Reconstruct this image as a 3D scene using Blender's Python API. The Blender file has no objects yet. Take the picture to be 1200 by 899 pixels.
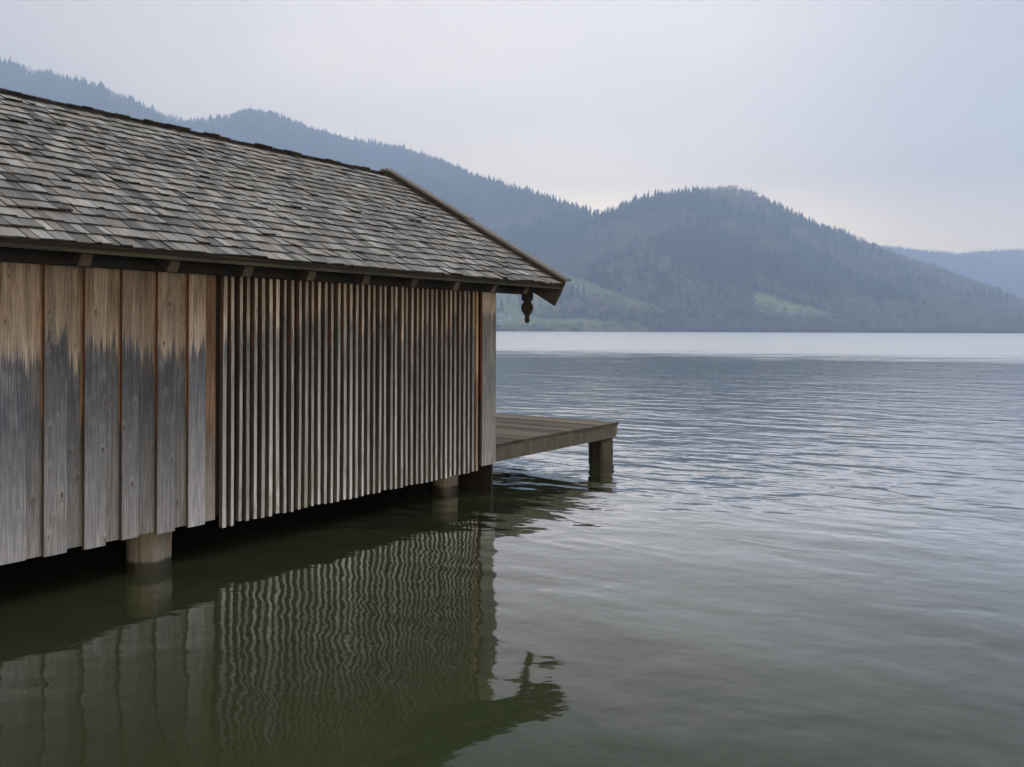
import bpy, math, random
import numpy as np
from mathutils import Vector, Matrix

random.seed(7)
rng = np.random.default_rng(11)
S = bpy.context.scene
COL = S.collection
R = math.radians
PI = math.pi

# ------------------------------------------------------------------ helpers
def tag(o, label=None, cat=None, group=None, kind=None):
    if label: o["label"] = label
    if cat: o["category"] = cat
    if group: o["group"] = group
    if kind: o["kind"] = kind
    return o

def empty(name, loc=(0, 0, 0), rz=0.0):
    o = bpy.data.objects.new(name, None)
    COL.objects.link(o)
    o.location = loc
    o.rotation_euler = (0, 0, rz)
    o.empty_display_size = 0.2
    return o

class MB:
    """collects boxes, tubes and prisms, builds ONE mesh object; every piece carries a random tint"""
    def __init__(self):
        self.v, self.f, self.m, self.t = [], [], [], []

    def face(self, idx, mat=0, tint=(0.5, 0.5, 0.5)):
        self.f.append(tuple(idx)); self.m.append(mat); self.t.append(tint)

    def hexa(self, p, mats=0, tint=None):
        # p: 8 corners, bottom ring 0-3 (ccw from above), top ring 4-7
        if tint is None: tint = (random.random(), random.random(), random.random())
        b = len(self.v); self.v.extend([tuple(q) for q in p])
        fs = [(3, 2, 1, 0), (4, 5, 6, 7), (0, 1, 5, 4), (1, 2, 6, 5), (2, 3, 7, 6), (3, 0, 4, 7)]
        if isinstance(mats, int): mats = [mats] * 6
        for q, mt in zip(fs, mats): self.face([b + i for i in q], mt, tint)

    def box(self, x0, x1, y0, y1, z0, z1, mats=0, tint=None, lean=0.0, leany=0.0):
        # mats order: bottom, top, -y, +x, +y, -x ; lean shifts the top in x
        self.hexa([(x0, y0, z0), (x1, y0, z0), (x1, y1, z0), (x0, y1, z0),
                   (x0 + lean, y0 + leany, z1), (x1 + lean, y0 + leany, z1), (x1 + lean, y1 + leany, z1), (x0 + lean, y1 + leany, z1)], mats, tint)

    def obox(self, o, a, b, c, mats=0, tint=None):
        o, a, b, c = Vector(o), Vector(a), Vector(b), Vector(c)
        self.hexa([o, o + a, o + a + b, o + b, o + c, o + a + c, o + a + b + c, o + b + c], mats, tint)

    def prism(self, pts, axis, thick, mat=0, tint=None):
        # closed outline (list of 3-vectors) extruded by axis*thick, capped by fans round the centre
        if tint is None: tint = (random.random(), random.random(), random.random())
        ax = Vector(axis) * thick
        n = len(pts); b = len(self.v)
        self.v.extend([tuple(p) for p in pts]); self.v.extend([tuple(Vector(p) + ax) for p in pts])
        self.face([b + i for i in range(n)][::-1], mat, tint)
        self.face([b + n + i for i in range(n)], mat, tint)
        for i in range(n):
            j = (i + 1) % n
            self.face((b + i, b + j, b + n + j, b + n + i), mat, tint)

    def build(self, name, mats, parent=None, smooth=False):
        me = bpy.data.meshes.new(name)
        me.from_pydata(self.v, [], self.f)
        if not isinstance(mats, (list, tuple)): mats = [mats]
        for m in mats: me.materials.append(m)
        me.polygons.foreach_set("material_index", self.m)
        at = me.attributes.new("tint", 'FLOAT_COLOR', 'FACE')
        at.data.foreach_set("color", np.array([(a, b, c, 1.0) for a, b, c in self.t], dtype=np.float32).ravel())
        if smooth: me.polygons.foreach_set("use_smooth", [True] * len(self.f))
        me.update()
        o = bpy.data.objects.new(name, me)
        COL.objects.link(o)
        if parent: o.parent = parent
        return o

def np_mesh(name, V, F, mats, mat_idx=None, tint=None, tint_domain='FACE', smooth=False):
    """fast mesh from numpy arrays; F is (n,3) or (n,4)"""
    me = bpy.data.meshes.new(name)
    V = np.asarray(V, dtype=np.float32); F = np.asarray(F, dtype=np.int32)
    k = F.shape[1]
    me.vertices.add(len(V)); me.vertices.foreach_set("co", V.ravel())
    me.loops.add(F.size); me.loops.foreach_set("vertex_index", F.ravel())
    me.polygons.add(len(F)); me.polygons.foreach_set("loop_start", np.arange(0, F.size, k, dtype=np.int32))
    for m in mats: me.materials.append(m)
    if mat_idx is not None: me.polygons.foreach_set("material_index", np.asarray(mat_idx, dtype=np.int32))
    if tint is not None:
        at = me.attributes.new("tint", 'FLOAT_COLOR', tint_domain)
        at.data.foreach_set("color", np.asarray(tint, dtype=np.float32).ravel())
    me.update(calc_edges=True)
    if smooth: me.polygons.foreach_set("use_smooth", np.ones(len(F), dtype=bool))
    o = bpy.data.objects.new(name, me)
    COL.objects.link(o)
    return o

# ------------------------------------------------------------------ node helpers
class NT:
    def __init__(self, name):
        self.mat = bpy.data.materials.new(name)
        self.mat.use_nodes = True
        self.t = self.mat.node_tree
        self.n = self.t.nodes; self.l = self.t.links
        self.bsdf = self.n["Principled BSDF"]
    def node(self, typ, **kw):
        nd = self.n.new(typ)
        for k, v in kw.items(): setattr(nd, k, v)
        return nd
    def put(self, sock, v):
        if v is None: return
        if hasattr(v, "is_output"): self.l.new(v, sock)
        else: sock.default_value = v
    def math(self, op, a, b=None, c=None, clamp=False):
        nd = self.node("ShaderNodeMath", operation=op, use_clamp=clamp)
        self.put(nd.inputs[0], a); self.put(nd.inputs[1], b); self.put(nd.inputs[2], c)
        return nd.outputs[0]
    def mix(self, fac, a, b, blend='MIX'):
        nd = self.node("ShaderNodeMix", data_type='RGBA', blend_type=blend)
        self.put(nd.inputs[0], fac); self.put(nd.inputs[6], a); self.put(nd.inputs[7], b)
        return nd.outputs[2]
    def mapr(self, v, a, b, c=0.0, d=1.0, smooth=True):
        nd = self.node("ShaderNodeMapRange")
        if smooth: nd.interpolation_type = 'SMOOTHSTEP'
        self.put(nd.inputs[0], v)
        for i, q in enumerate((a, b, c, d)): self.put(nd.inputs[i + 1], q)
        return nd.outputs[0]
    def coords(self, kind="Object"):
        return self.node("ShaderNodeTexCoord").outputs[kind]
    def pos(self):
        return self.node("ShaderNodeNewGeometry").outputs["Position"]
    def sep(self, v):
        nd = self.node("ShaderNodeSeparateXYZ"); self.l.new(v, nd.inputs[0]); return nd.outputs
    def mapping(self, v, scale=(1, 1, 1), rot=(0, 0, 0), loc=(0, 0, 0)):
        nd = self.node("ShaderNodeMapping"); self.l.new(v, nd.inputs[0])
        self.put(nd.inputs["Scale"], scale); nd.inputs["Rotation"].default_value = rot; self.put(nd.inputs["Location"], loc)
        return nd.outputs[0]
    def noise(self, v, scale=1.0, detail=3.0, rough=0.5, dist=0.0, w=None):
        nd = self.node("ShaderNodeTexNoise")
        if w is not None: nd.noise_dimensions = '4D'; self.put(nd.inputs["W"], w)
        self.l.new(v, nd.inputs["Vector"])
        nd.inputs["Scale"].default_value = scale; nd.inputs["Detail"].default_value = detail
        nd.inputs["Roughness"].default_value = rough; nd.inputs["Distortion"].default_value = dist
        return nd.outputs["Fac"]
    def tint(self):
        nd = self.node("ShaderNodeAttribute"); nd.attribute_name = "tint"
        s = self.node("ShaderNodeSeparateColor"); self.l.new(nd.outputs["Color"], s.inputs[0])
        return s.outputs
    def bump(self, h, strength=0.5, dist=0.01):
        nd = self.node("ShaderNodeBump"); self.l.new(h, nd.inputs["Height"])
        nd.inputs["Strength"].default_value = strength; nd.inputs["Distance"].default_value = dist
        self.l.new(nd.outputs[0], self.bsdf.inputs["Normal"]); return nd
    def finish(self, color, rough=0.8, spec=0.3):
        self.put(self.bsdf.inputs["Base Color"], color)
        self.put(self.bsdf.inputs["Roughness"], rough)
        self.put(self.bsdf.inputs["Specular IOR Level"], spec)
        return self.mat

def C3(r, g, b): return (r, g, b, 1.0)

# ------------------------------------------------------------------ wood
def wood(name, brown, brown2, grey, grey2, bleach, edge=1.75, spread=0.30, knots=1.0, rough=0.75, grain=1.0, moss=0.0, bleach_z=1.4, pale=0.4):
    """vertical boards: warm sheltered wood under the eave, weathered grey below a ragged line, bleached at the foot"""
    N = NT(name)
    co = N.coords(); x, y, z = N.sep(co)
    tr, tg, tb = N.tint()[:3]
    off = N.math('MULTIPLY', tr, 37.0)
    vor = N.node("ShaderNodeTexVoronoi"); vor.voronoi_dimensions = '3D'
    cv = N.node("ShaderNodeCombineXYZ"); N.put(cv.inputs[0], off); N.put(cv.inputs[2], N.math('MULTIPLY', off, 1.7))
    wob = N.noise(N.mapping(co, scale=(45, 1, 28)), 1.0, 3, 0.6)
    kc = N.mapping(co, scale=(12, 0.02, 5.0), loc=cv.outputs[0])
    N.put(vor.inputs["Vector"], kc); vor.inputs["Scale"].default_value = 1.0
    kd = vor.outputs["Distance"]
    pick = N.node("ShaderNodeSeparateColor"); N.l.new(vor.outputs["Color"], pick.inputs[0])
    has = N.math('GREATER_THAN', pick.outputs[0], 0.12)
    kd = N.math('ADD', kd, N.math('MULTIPLY', N.math('SUBTRACT', wob, 0.5), 0.22))
    kn = N.math('MULTIPLY', N.mapr(kd, 0.17, 0.05), has)
    dv = N.node("ShaderNodeVectorMath", operation='SUBTRACT'); N.l.new(kc, dv.inputs[0]); N.l.new(vor.outputs["Position"], dv.inputs[1])
    dx = N.sep(dv.outputs[0])[0]
    wf = N.math('MULTIPLY', N.math('MULTIPLY', N.mapr(kd, 0.5, 0.0), has), N.math('MULTIPLY', N.math('SIGN', dx), -0.014))
    cw = N.node("ShaderNodeCombineXYZ"); N.put(cw.inputs[0], wf)
    av = N.node("ShaderNodeVectorMath", operation='ADD'); N.l.new(co, av.inputs[0]); N.l.new(cw.outputs[0], av.inputs[1])
    co = av.outputs[0]
    streak = N.noise(N.mapping(co, scale=(90, 90, 2.2)), 1.0, 6, 0.7, 0.0, off)
    fine = N.noise(N.mapping(co, scale=(260, 260, 5.0)), 1.0, 3, 0.6, 0.3, off)
    broad = N.noise(N.mapping(co, scale=(14, 14, 1.6)), 1.0, 3, 0.55, 0.8, off)
    blot = N.noise(N.mapping(co, scale=(9, 9, 5)), 1.0, 4, 0.6, 0.0, off)
    # ragged weathering line
    lvl = N.math('ADD', z, N.math('MULTIPLY', N.math('SUBTRACT', streak, 0.5), 0.75))
    lvl = N.math('ADD', lvl, N.math('MULTIPLY', N.math('SUBTRACT', tg, 0.5), spread))
    lvl = N.math('ADD', lvl, N.math('MULTIPLY', N.math('SUBTRACT', broad, 0.5), 0.3))
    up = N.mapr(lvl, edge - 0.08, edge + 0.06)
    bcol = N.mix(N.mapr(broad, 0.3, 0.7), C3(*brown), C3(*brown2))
    bcol = N.mix(N.math('MULTIPLY', N.mapr(lvl, edge + 0.38, edge + 0.04), pale), bcol, C3(min(0.5, brown2[0] * 1.3), min(0.5, brown2[1] * 1.36), min(0.5, brown2[2] * 1.42)))  # paler above the line, so board tops look eave-shaded: shade put into the colour
    gcol = N.mix(N.mapr(blot, 0.3, 0.72), C3(*grey), C3(*grey2))
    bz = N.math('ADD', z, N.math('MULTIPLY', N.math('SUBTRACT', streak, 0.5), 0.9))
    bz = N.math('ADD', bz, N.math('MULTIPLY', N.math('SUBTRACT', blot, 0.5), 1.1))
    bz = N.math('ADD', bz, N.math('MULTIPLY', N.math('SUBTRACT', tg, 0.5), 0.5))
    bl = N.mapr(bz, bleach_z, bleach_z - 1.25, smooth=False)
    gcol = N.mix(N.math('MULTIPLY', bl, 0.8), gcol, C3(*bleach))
    col = N.mix(up, gcol, bcol)
    # grain, knots
    g1 = N.math('MULTIPLY_ADD', N.math('SUBTRACT', streak, 0.5), 3.0 * grain, 1.0)
    g2 = N.math('MULTIPLY_ADD', N.math('SUBTRACT', fine, 0.5), 2.3 * grain, 1.0)
    g3 = N.math('MULTIPLY_ADD', N.math('SUBTRACT', tb, 0.5), 0.5, 1.0)
    g = N.math('MULTIPLY', N.math('MULTIPLY', g1, g2), g3)
    halo = N.math('MULTIPLY', N.math('MULTIPLY', N.mapr(kd, 0.36, 0.05), has), 0.22 * knots)
    col = N.mix(1.0, col, g, 'MULTIPLY')
    col = N.mix(halo, col, N.mix(up, C3(*bleach), C3(brown2[0] * 1.3, brown2[1] * 1.3, brown2[2] * 1.3)))
    col = N.mix(N.math('MULTIPLY', kn, 0.8 * knots), col, C3(0.035, 0.028, 0.024))
    if moss > 0:
        mk = N.math('MULTIPLY', N.mapr(blot, 0.48, 0.66), N.mapr(z, 0.95, 0.4))
        col = N.mix(N.math('MULTIPLY', mk, moss), col, C3(0.10, 0.115, 0.05))
    h = N.math('ADD', N.math('ADD', streak, N.math('MULTIPLY', fine, 0.6)), N.math('MULTIPLY', N.math('MULTIPLY', N.mapr(kd, 0.32, 0.06), has), 1.6))
    N.bump(h, 0.9, 0.007)
    return N.finish(col, rough, 0.25)

def plain_wood(name, dark, light, axis=0, rough=0.8, green=0.0, wet=None, var=0.5):
    """weathered timber with the grain along one local axis"""
    N = NT(name)
    co = N.coords(); x, y, z = N.sep(co)
    tr, tg, tb = N.tint()[:3]
    off = N.math('MULTIPLY', tr, 29.0)
    sc = [70, 70, 70]; sc[axis] = 2.0
    sb = [16, 16, 16]; sb[axis] = 2.5
    streak = N.noise(N.mapping(co, scale=tuple(sc)), 1.0, 4, 0.65, 0.0, off)
    blot = N.noise(N.mapping(co, scale=tuple(sb)), 1.0, 4, 0.6, 0.3, off)
    f = N.math('ADD', N.math('MULTIPLY', N.math('SUBTRACT', tg, 0.5), var), N.math('ADD', N.math('MULTIPLY', streak, 0.8), N.math('MULTIPLY', blot, 0.6)))
    col = N.mix(N.mapr(f, 0.42, 1.0, smooth=False), C3(*dark), C3(*light))
    if green > 0:
        col = N.mix(N.math('MULTIPLY', N.mapr(blot, 0.45, 0.65), green), col, C3(0.075, 0.08, 0.035))
    if wet is not None:
        wz = N.math('ADD', z, N.math('MULTIPLY', N.math('SUBTRACT', streak, 0.5), 0.09))
        wm = N.mapr(wz, wet + 0.015, wet - 0.015)
        col = N.mix(wm, col, C3(0.022, 0.021, 0.016))
        rr = N.math('MULTIPLY_ADD', wm, -0.45, rough)
    else: rr = rough
    N.bump(N.math('ADD', streak, N.math('MULTIPLY', blot, 0.5)), 0.5, 0.006)
    return N.finish(col, rr, 0.25)

M = {}
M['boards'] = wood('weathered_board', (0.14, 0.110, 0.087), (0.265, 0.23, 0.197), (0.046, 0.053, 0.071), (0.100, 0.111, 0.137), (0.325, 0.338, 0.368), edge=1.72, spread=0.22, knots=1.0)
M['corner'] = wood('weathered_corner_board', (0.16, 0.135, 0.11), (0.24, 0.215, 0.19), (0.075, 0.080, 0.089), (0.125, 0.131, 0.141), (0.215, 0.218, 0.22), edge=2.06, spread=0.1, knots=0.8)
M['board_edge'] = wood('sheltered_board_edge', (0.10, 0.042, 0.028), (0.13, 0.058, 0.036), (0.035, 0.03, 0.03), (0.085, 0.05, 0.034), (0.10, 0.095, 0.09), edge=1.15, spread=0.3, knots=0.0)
M['rear_board'] = wood('sheltered_board', (0.14, 0.108, 0.086), (0.23, 0.195, 0.163), (0.045, 0.050, 0.062), (0.086, 0.091, 0.102), (0.235, 0.240, 0.25), edge=1.70, spread=0.16, knots=0.8)
M['golden_board'] = wood('golden_sheltered_board', (0.07, 0.042, 0.026), (0.115, 0.073, 0.047), (0.045, 0.042, 0.041), (0.07, 0.054, 0.043), (0.20, 0.195, 0.19), edge=1.0, spread=0.2, knots=0.6)
M['streak_board'] = wood('protected_board_strip', (0.13, 0.078, 0.046), (0.20, 0.13, 0.082), (0.055, 0.056, 0.062), (0.10, 0.098, 0.097), (0.21, 0.207, 0.2), edge=1.42, spread=0.6, knots=0.0)
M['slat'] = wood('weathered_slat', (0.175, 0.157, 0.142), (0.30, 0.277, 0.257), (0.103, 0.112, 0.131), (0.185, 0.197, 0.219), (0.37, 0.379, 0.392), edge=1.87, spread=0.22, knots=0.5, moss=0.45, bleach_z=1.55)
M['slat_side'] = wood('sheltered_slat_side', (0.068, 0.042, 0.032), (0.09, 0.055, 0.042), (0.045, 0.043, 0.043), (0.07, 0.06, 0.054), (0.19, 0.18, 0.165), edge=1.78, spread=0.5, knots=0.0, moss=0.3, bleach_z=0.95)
M['fresh_slat'] = wood('fresh_slat', (0.30, 0.19, 0.12), (0.36, 0.25, 0.17), (0.15, 0.085, 0.055), (0.21, 0.135, 0.09), (0.3, 0.28, 0.26), edge=1.35, spread=0.1, knots=0.2)
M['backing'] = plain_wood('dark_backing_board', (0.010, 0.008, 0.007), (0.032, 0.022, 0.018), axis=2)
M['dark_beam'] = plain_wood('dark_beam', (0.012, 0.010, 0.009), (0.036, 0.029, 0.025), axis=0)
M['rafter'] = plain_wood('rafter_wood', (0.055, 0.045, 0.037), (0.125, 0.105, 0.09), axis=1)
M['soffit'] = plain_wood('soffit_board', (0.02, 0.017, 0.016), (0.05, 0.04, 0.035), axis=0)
M['barge'] = plain_wood('barge_wood', (0.022, 0.019, 0.018), (0.06, 0.05, 0.045), axis=1)
M['verge'] = plain_wood('verge_wood', (0.042, 0.042, 0.042), (0.145, 0.144, 0.142), axis=1, green=0.15)
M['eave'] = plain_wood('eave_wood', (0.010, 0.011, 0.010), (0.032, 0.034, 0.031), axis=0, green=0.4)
M['pendant'] = plain_wood('pendant_wood', (0.028, 0.022, 0.02), (0.06, 0.048, 0.04), axis=2)
M['pile'] = plain_wood('pile_wood', (0.058, 0.055, 0.049), (0.20, 0.19, 0.17), axis=2, wet=0.085)
M['jetty_pile'] = plain_wood('wet_pile_wood', (0.012, 0.011, 0.010), (0.052, 0.046, 0.038), axis=2, wet=0.27)
M['deck'] = plain_wood('deck_plank_wood', (0.058, 0.044, 0.032), (0.185, 0.145, 0.108), axis=1, green=0.5, var=0.8)
M['jetty_beam'] = plain_wood('jetty_beam_wood', (0.05, 0.049, 0.04), (0.20, 0.19, 0.157), axis=2, green=0.12, var=0.9)

def shingle_mat():
    N = NT('grey_shingle')
    co = N.coords()
    tr, tg, tb = N.tint()[:3]
    off = N.math('MULTIPLY', tb, 41.0)
    streak = N.noise(N.mapping(co, scale=(75, 4.5, 4.5)), 1.0, 4, 0.65, 0.2, off)
    fine = N.noise(N.mapping(co, scale=(220, 14, 14)), 1.0, 2, 0.6, 0.0, off)
    patch = N.noise(N.mapping(co, scale=(1.8, 1.2, 1.2)), 1.0, 5, 0.65)
    f = N.math('ADD', N.math('MULTIPLY', tr, 1.15), N.math('ADD', N.math('MULTIPLY', streak, 0.35), N.math('MULTIPLY', patch, 0.8)))
    rp = N.node("ShaderNodeValToRGB"); N.l.new(N.math('MULTIPLY', f, 0.43), rp.inputs[0])
    e = rp.color_ramp.elements
    e[0].position = 0.22; e[0].color = C3(0.045, 0.0445, 0.0445)
    e[1].position = 0.92; e[1].color = C3(0.42, 0.41, 0.40)
    q = e.new(0.5); q.color = C3(0.165, 0.162, 0.16)
    q = e.new(0.72); q.color = C3(0.255, 0.25, 0.245)
    col = N.mix(N.math('MULTIPLY', N.mapr(tg, 0.72, 1.0), 0.5), rp.outputs[0], C3(0.20, 0.172, 0.145))
    col = N.mix(N.math('MULTIPLY', N.mapr(patch, 0.55, 0.7), 0.22), col, C3(0.085, 0.088, 0.055))
    g = N.math('MULTIPLY', N.math('MULTIPLY_ADD', N.math('SUBTRACT', streak, 0.5), 1.2, 1.0), N.math('MULTIPLY_ADD', N.math('SUBTRACT', fine, 0.5), 0.7, 1.0))
    col = N.mix(1.0, col, g, 'MULTIPLY')
    N.bump(N.math('ADD', streak, N.math('MULTIPLY', fine, 0.5)), 0.5, 0.004)
    return N.finish(col, 0.7, 0.3)
M['shingle'] = shingle_mat()
M['butt'] = plain_wood('shingle_end_grain_shade', (0.018, 0.017, 0.017), (0.055, 0.052, 0.05), axis=0)  # dark end grain, also puts the shadow lines between courses into the colour

# ------------------------------------------------------------------ the boathouse
# local frame: x runs along the long wall towards the lake (0 at the lake corner), y goes into the building, z up
F_PX = 1000.0
CX, CY = -0.193, 9.64
AX, AY = 0.582, 0.813
ANG = math.atan2(AY, AX)
CAM_Z = 1.82

house = empty('boathouse', (CX, CY, 0), ANG)
tag(house, 'weathered grey wooden boathouse with a shingled gable roof standing on piles over the lake', 'boathouse')

Z0 = 0.308          # foot of the boards
ZT = 2.27           # head of the boards
HALF = 2.316        # ridge position
DEPTH = 2 * HALF
TAN = 0.5515; COSS = math.cos(math.atan(TAN)); SINS = math.sin(math.atan(TAN))
OV = 0.5            # eave overhang
GO = 0.69           # gable overhang
ZE = 2.347          # top of roof at the eave edge
SL = -8.6           # shore end

def sx(x, w=0.0):   # position along the wall of a vertical line measured in the photograph
    t = (x - 600.0) / F_PX
    return (t * (CY + AY * 0 + AX * w) - CX + AY * w) / (AX - AY * t)

# --- wide boards: proud boards with narrower rear boards between them
front = [0.5, 52.5, 100, 143.5, 185, 221.5]
seam = [31.5, 79.5, 125, 163, 206, 241]
pairs = [(sx(a), sx(b)) for a, b in zip(front, seam)]
nxt = [p[0] for p in pairs[1:]] + [sx(257)]
boards = [(p[0], p[1], q) for p, q in zip(pairs, nxt)]
s = pairs[0][0]
while s > SL:
    wA = random.uniform(0.14, 0.17); wB = random.uniform(0.095, 0.125)
    boards.insert(0, (s - wA - wB, s - wB, s)); s -= wA + wB
mb = MB()
for i, (a, b, c) in enumerate(boards):
    last = i == len(boards) - 1
    zb = Z0 + random.uniform(-0.006, 0.012)
    ln = random.uniform(-0.003, 0.003)
    # mats: bottom, top, -y(face), +x, +y, -x(side seen from the shore)
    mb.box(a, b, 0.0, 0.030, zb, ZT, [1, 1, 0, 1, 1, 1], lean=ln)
    rm = 3 if last else 2
    zr = Z0 + random.uniform(0.006, 0.022)
    if last: mb.box(b - 0.02, c - 0.01, 0.0325, 0.056, zr, ZT, [1, 1, rm, 1, 1, 1], lean=ln)
    else:
        k = c - random.uniform(0.006, 0.017)
        tt = (random.random(), random.random(), random.random())
        mb.box(b - 0.02, k, 0.0325, 0.056, zr, ZT, [1, 1, rm, 1, 1, 1], tint=tt, lean=ln)
        mb.box(k, c + 0.02, 0.0325, 0.056, zr, ZT, [1, 1, 4, 1, 1, 1], lean=ln)
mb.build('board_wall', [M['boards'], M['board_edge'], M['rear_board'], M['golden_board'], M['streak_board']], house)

# --- slatted wall
SA, SB = sx(263.5), sx(554.8)
NS = 43
mb = MB()
for i in range(NS):
    c = SA + (SB - SA) * i / (NS - 1) + random.uniform(-0.004, 0.004)
    h = 0.0150 + random.uniform(-0.002, 0.0025)
    ln = random.uniform(-0.006, 0.006)
    zb = 0.268 + (-0.017 if i < 2 else random.uniform(-0.007, 0.008))
    zt = ZT + random.uniform(-0.03, 0.0)
    t = (random.random(), random.random(), random.random())
    w0 = random.uniform(-0.002, 0.003)
    m = 30
    # each slat as a bevelled upright, split in height so it can bow a little
    bow = random.uniform(-0.005, 0.005)
    zs = [zb, zb + (zt - zb) * 0.33, zb + (zt - zb) * 0.66, zt]
    xs = [0, ln * 0.33 + bow, ln * 0.66 + bow, ln]
    for k in range(3):
        x0, x1 = c + xs[k], c + xs[k + 1]
        p = [(x0 - h, w0, zs[k]), (x0 + h, w0, zs[k]), (x0 + h, 0.046, zs[k]), (x0 - h, 0.046, zs[k]),
             (x1 - h, w0, zs[k + 1]), (x1 + h, w0, zs[k + 1]), (x1 + h, 0.046, zs[k + 1]), (x1 - h, 0.046, zs[k + 1])]
        b = len(mb.v); mb.v.extend(p)
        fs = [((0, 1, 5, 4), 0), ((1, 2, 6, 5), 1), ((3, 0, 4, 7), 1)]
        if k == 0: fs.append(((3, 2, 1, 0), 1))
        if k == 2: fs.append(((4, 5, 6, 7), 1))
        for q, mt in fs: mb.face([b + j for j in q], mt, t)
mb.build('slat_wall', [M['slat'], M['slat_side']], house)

mb = MB()
fs0 = sx(559.2)
mb.box(fs0 - 0.014, fs0 + 0.014, -0.004, 0.046, 0.272, ZT, 0)
mb.build('fresh_slat', [M['fresh_slat']], house)
tag(house.children[-1], 'narrow orange unweathered slat')

# closed dark backing added behind the slats to keep the gaps dark
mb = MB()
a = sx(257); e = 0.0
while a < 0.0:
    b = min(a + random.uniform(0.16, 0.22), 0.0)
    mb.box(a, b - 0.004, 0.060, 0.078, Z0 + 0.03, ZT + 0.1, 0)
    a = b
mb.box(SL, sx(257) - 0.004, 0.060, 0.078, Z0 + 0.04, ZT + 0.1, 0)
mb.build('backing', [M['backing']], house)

# corner board and gable boarding on the lake side
mb = MB()
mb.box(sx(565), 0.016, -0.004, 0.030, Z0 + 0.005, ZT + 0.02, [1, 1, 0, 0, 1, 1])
mb.build('corner_board', [M['corner'], M['board_edge']], house)

def gable(name, xa, xb, low):
    mb = MB(); w = 0.034
    while w < DEPTH - 0.02:
        q = min(w + random.uniform(0.15, 0.2), DEPTH - 0.02)
        h0 = ZE - 0.10 + TAN * (OV + min(w, DEPTH - w)); h1 = ZE - 0.10 + TAN * (OV + min(q, DEPTH - q))
        zb = low if w < DEPTH - 0.1 else low
        mb.hexa([(xa, w, zb), (xb, w, zb), (xb, q - 0.004, zb), (xa, q - 0.004, zb), (xa, w, h0 - 0.05), (xb, w, h0 - 0.05), (xb, q - 0.004, h1 - 0.05), (xa, q - 0.004, h1 - 0.05)], 0)
        w = q
    return mb.build(name, [M['backing']], house)
gable('gable_wall', -0.012, 0.016, -0.3)
gable('gable_wall', SL + 0.0, SL + 0.03, -0.3)
mb = MB(); w = SL
while w < -0.02:
    q = min(w + random.uniform(0.18, 0.25), -0.02)
    mb.box(w, q - 0.004, DEPTH, DEPTH + 0.03, -0.3, ZT + 0.1, 0); w = q
mb.build('rear_wall', [M['backing']], house)

# closed slab added inside to keep the underside dark, not a real floor
mb = MB()
mb.box(SL + 0.1, -0.03, 0.09, DEPTH - 0.05, 0.36, 0.40, 0)
mb.build('floor', [M['backing']], house)

# --- wall plates and rafters
mb = MB()
mb.box(SL - 0.4, 0.537, -0.115, -0.006, ZT - 0.03, ZT + 0.10, 0)
mb.build('wall_plate', [M['dark_beam']], house)
mb = MB()
mb.box(SL - 0.4, 0.537, DEPTH + 0.036, DEPTH + 0.145, ZT - 0.03, ZT + 0.10, 0)
mb.build('wall_plate', [M['dark_beam']], house)

def roof_pt(s, d, h=0.0, side=0):
    """point at slope distance d from the eave edge, h above the slope"""
    w = -OV + d * COSS - h * SINS; z = ZE + d * SINS + h * COSS
    if side: w = DEPTH - w
    return Vector((s, w, z))
LEN = (HALF + OV) / COSS

RAF = [0.19] + [-0.41 - 0.632 * i for i in range(13)]
for s0 in RAF:
    for side in (0, 1):
        mb = MB()
        a = roof_pt(s0 - 0.04, 0.14, -0.215, side); b = roof_pt(s0 - 0.04, LEN - 0.2, -0.215, side)
        n = (roof_pt(0, 0, 1, side) - roof_pt(0, 0, 0, side)) * 0.088
        if side == 0: mb.obox(a, (0.08, 0, 0), b - a, n, [1, 1, 0, 1, 1, 1])
        else: mb.obox(a + Vector((0.08, 0, 0)), (-0.08, 0, 0), b - a, n, [1, 1, 0, 1, 1, 1])
        mb.build('rafter', [M['rafter'], M['soffit']], house)  # all but the tail end in dark soffit wood: eave shade put into the colour

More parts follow.
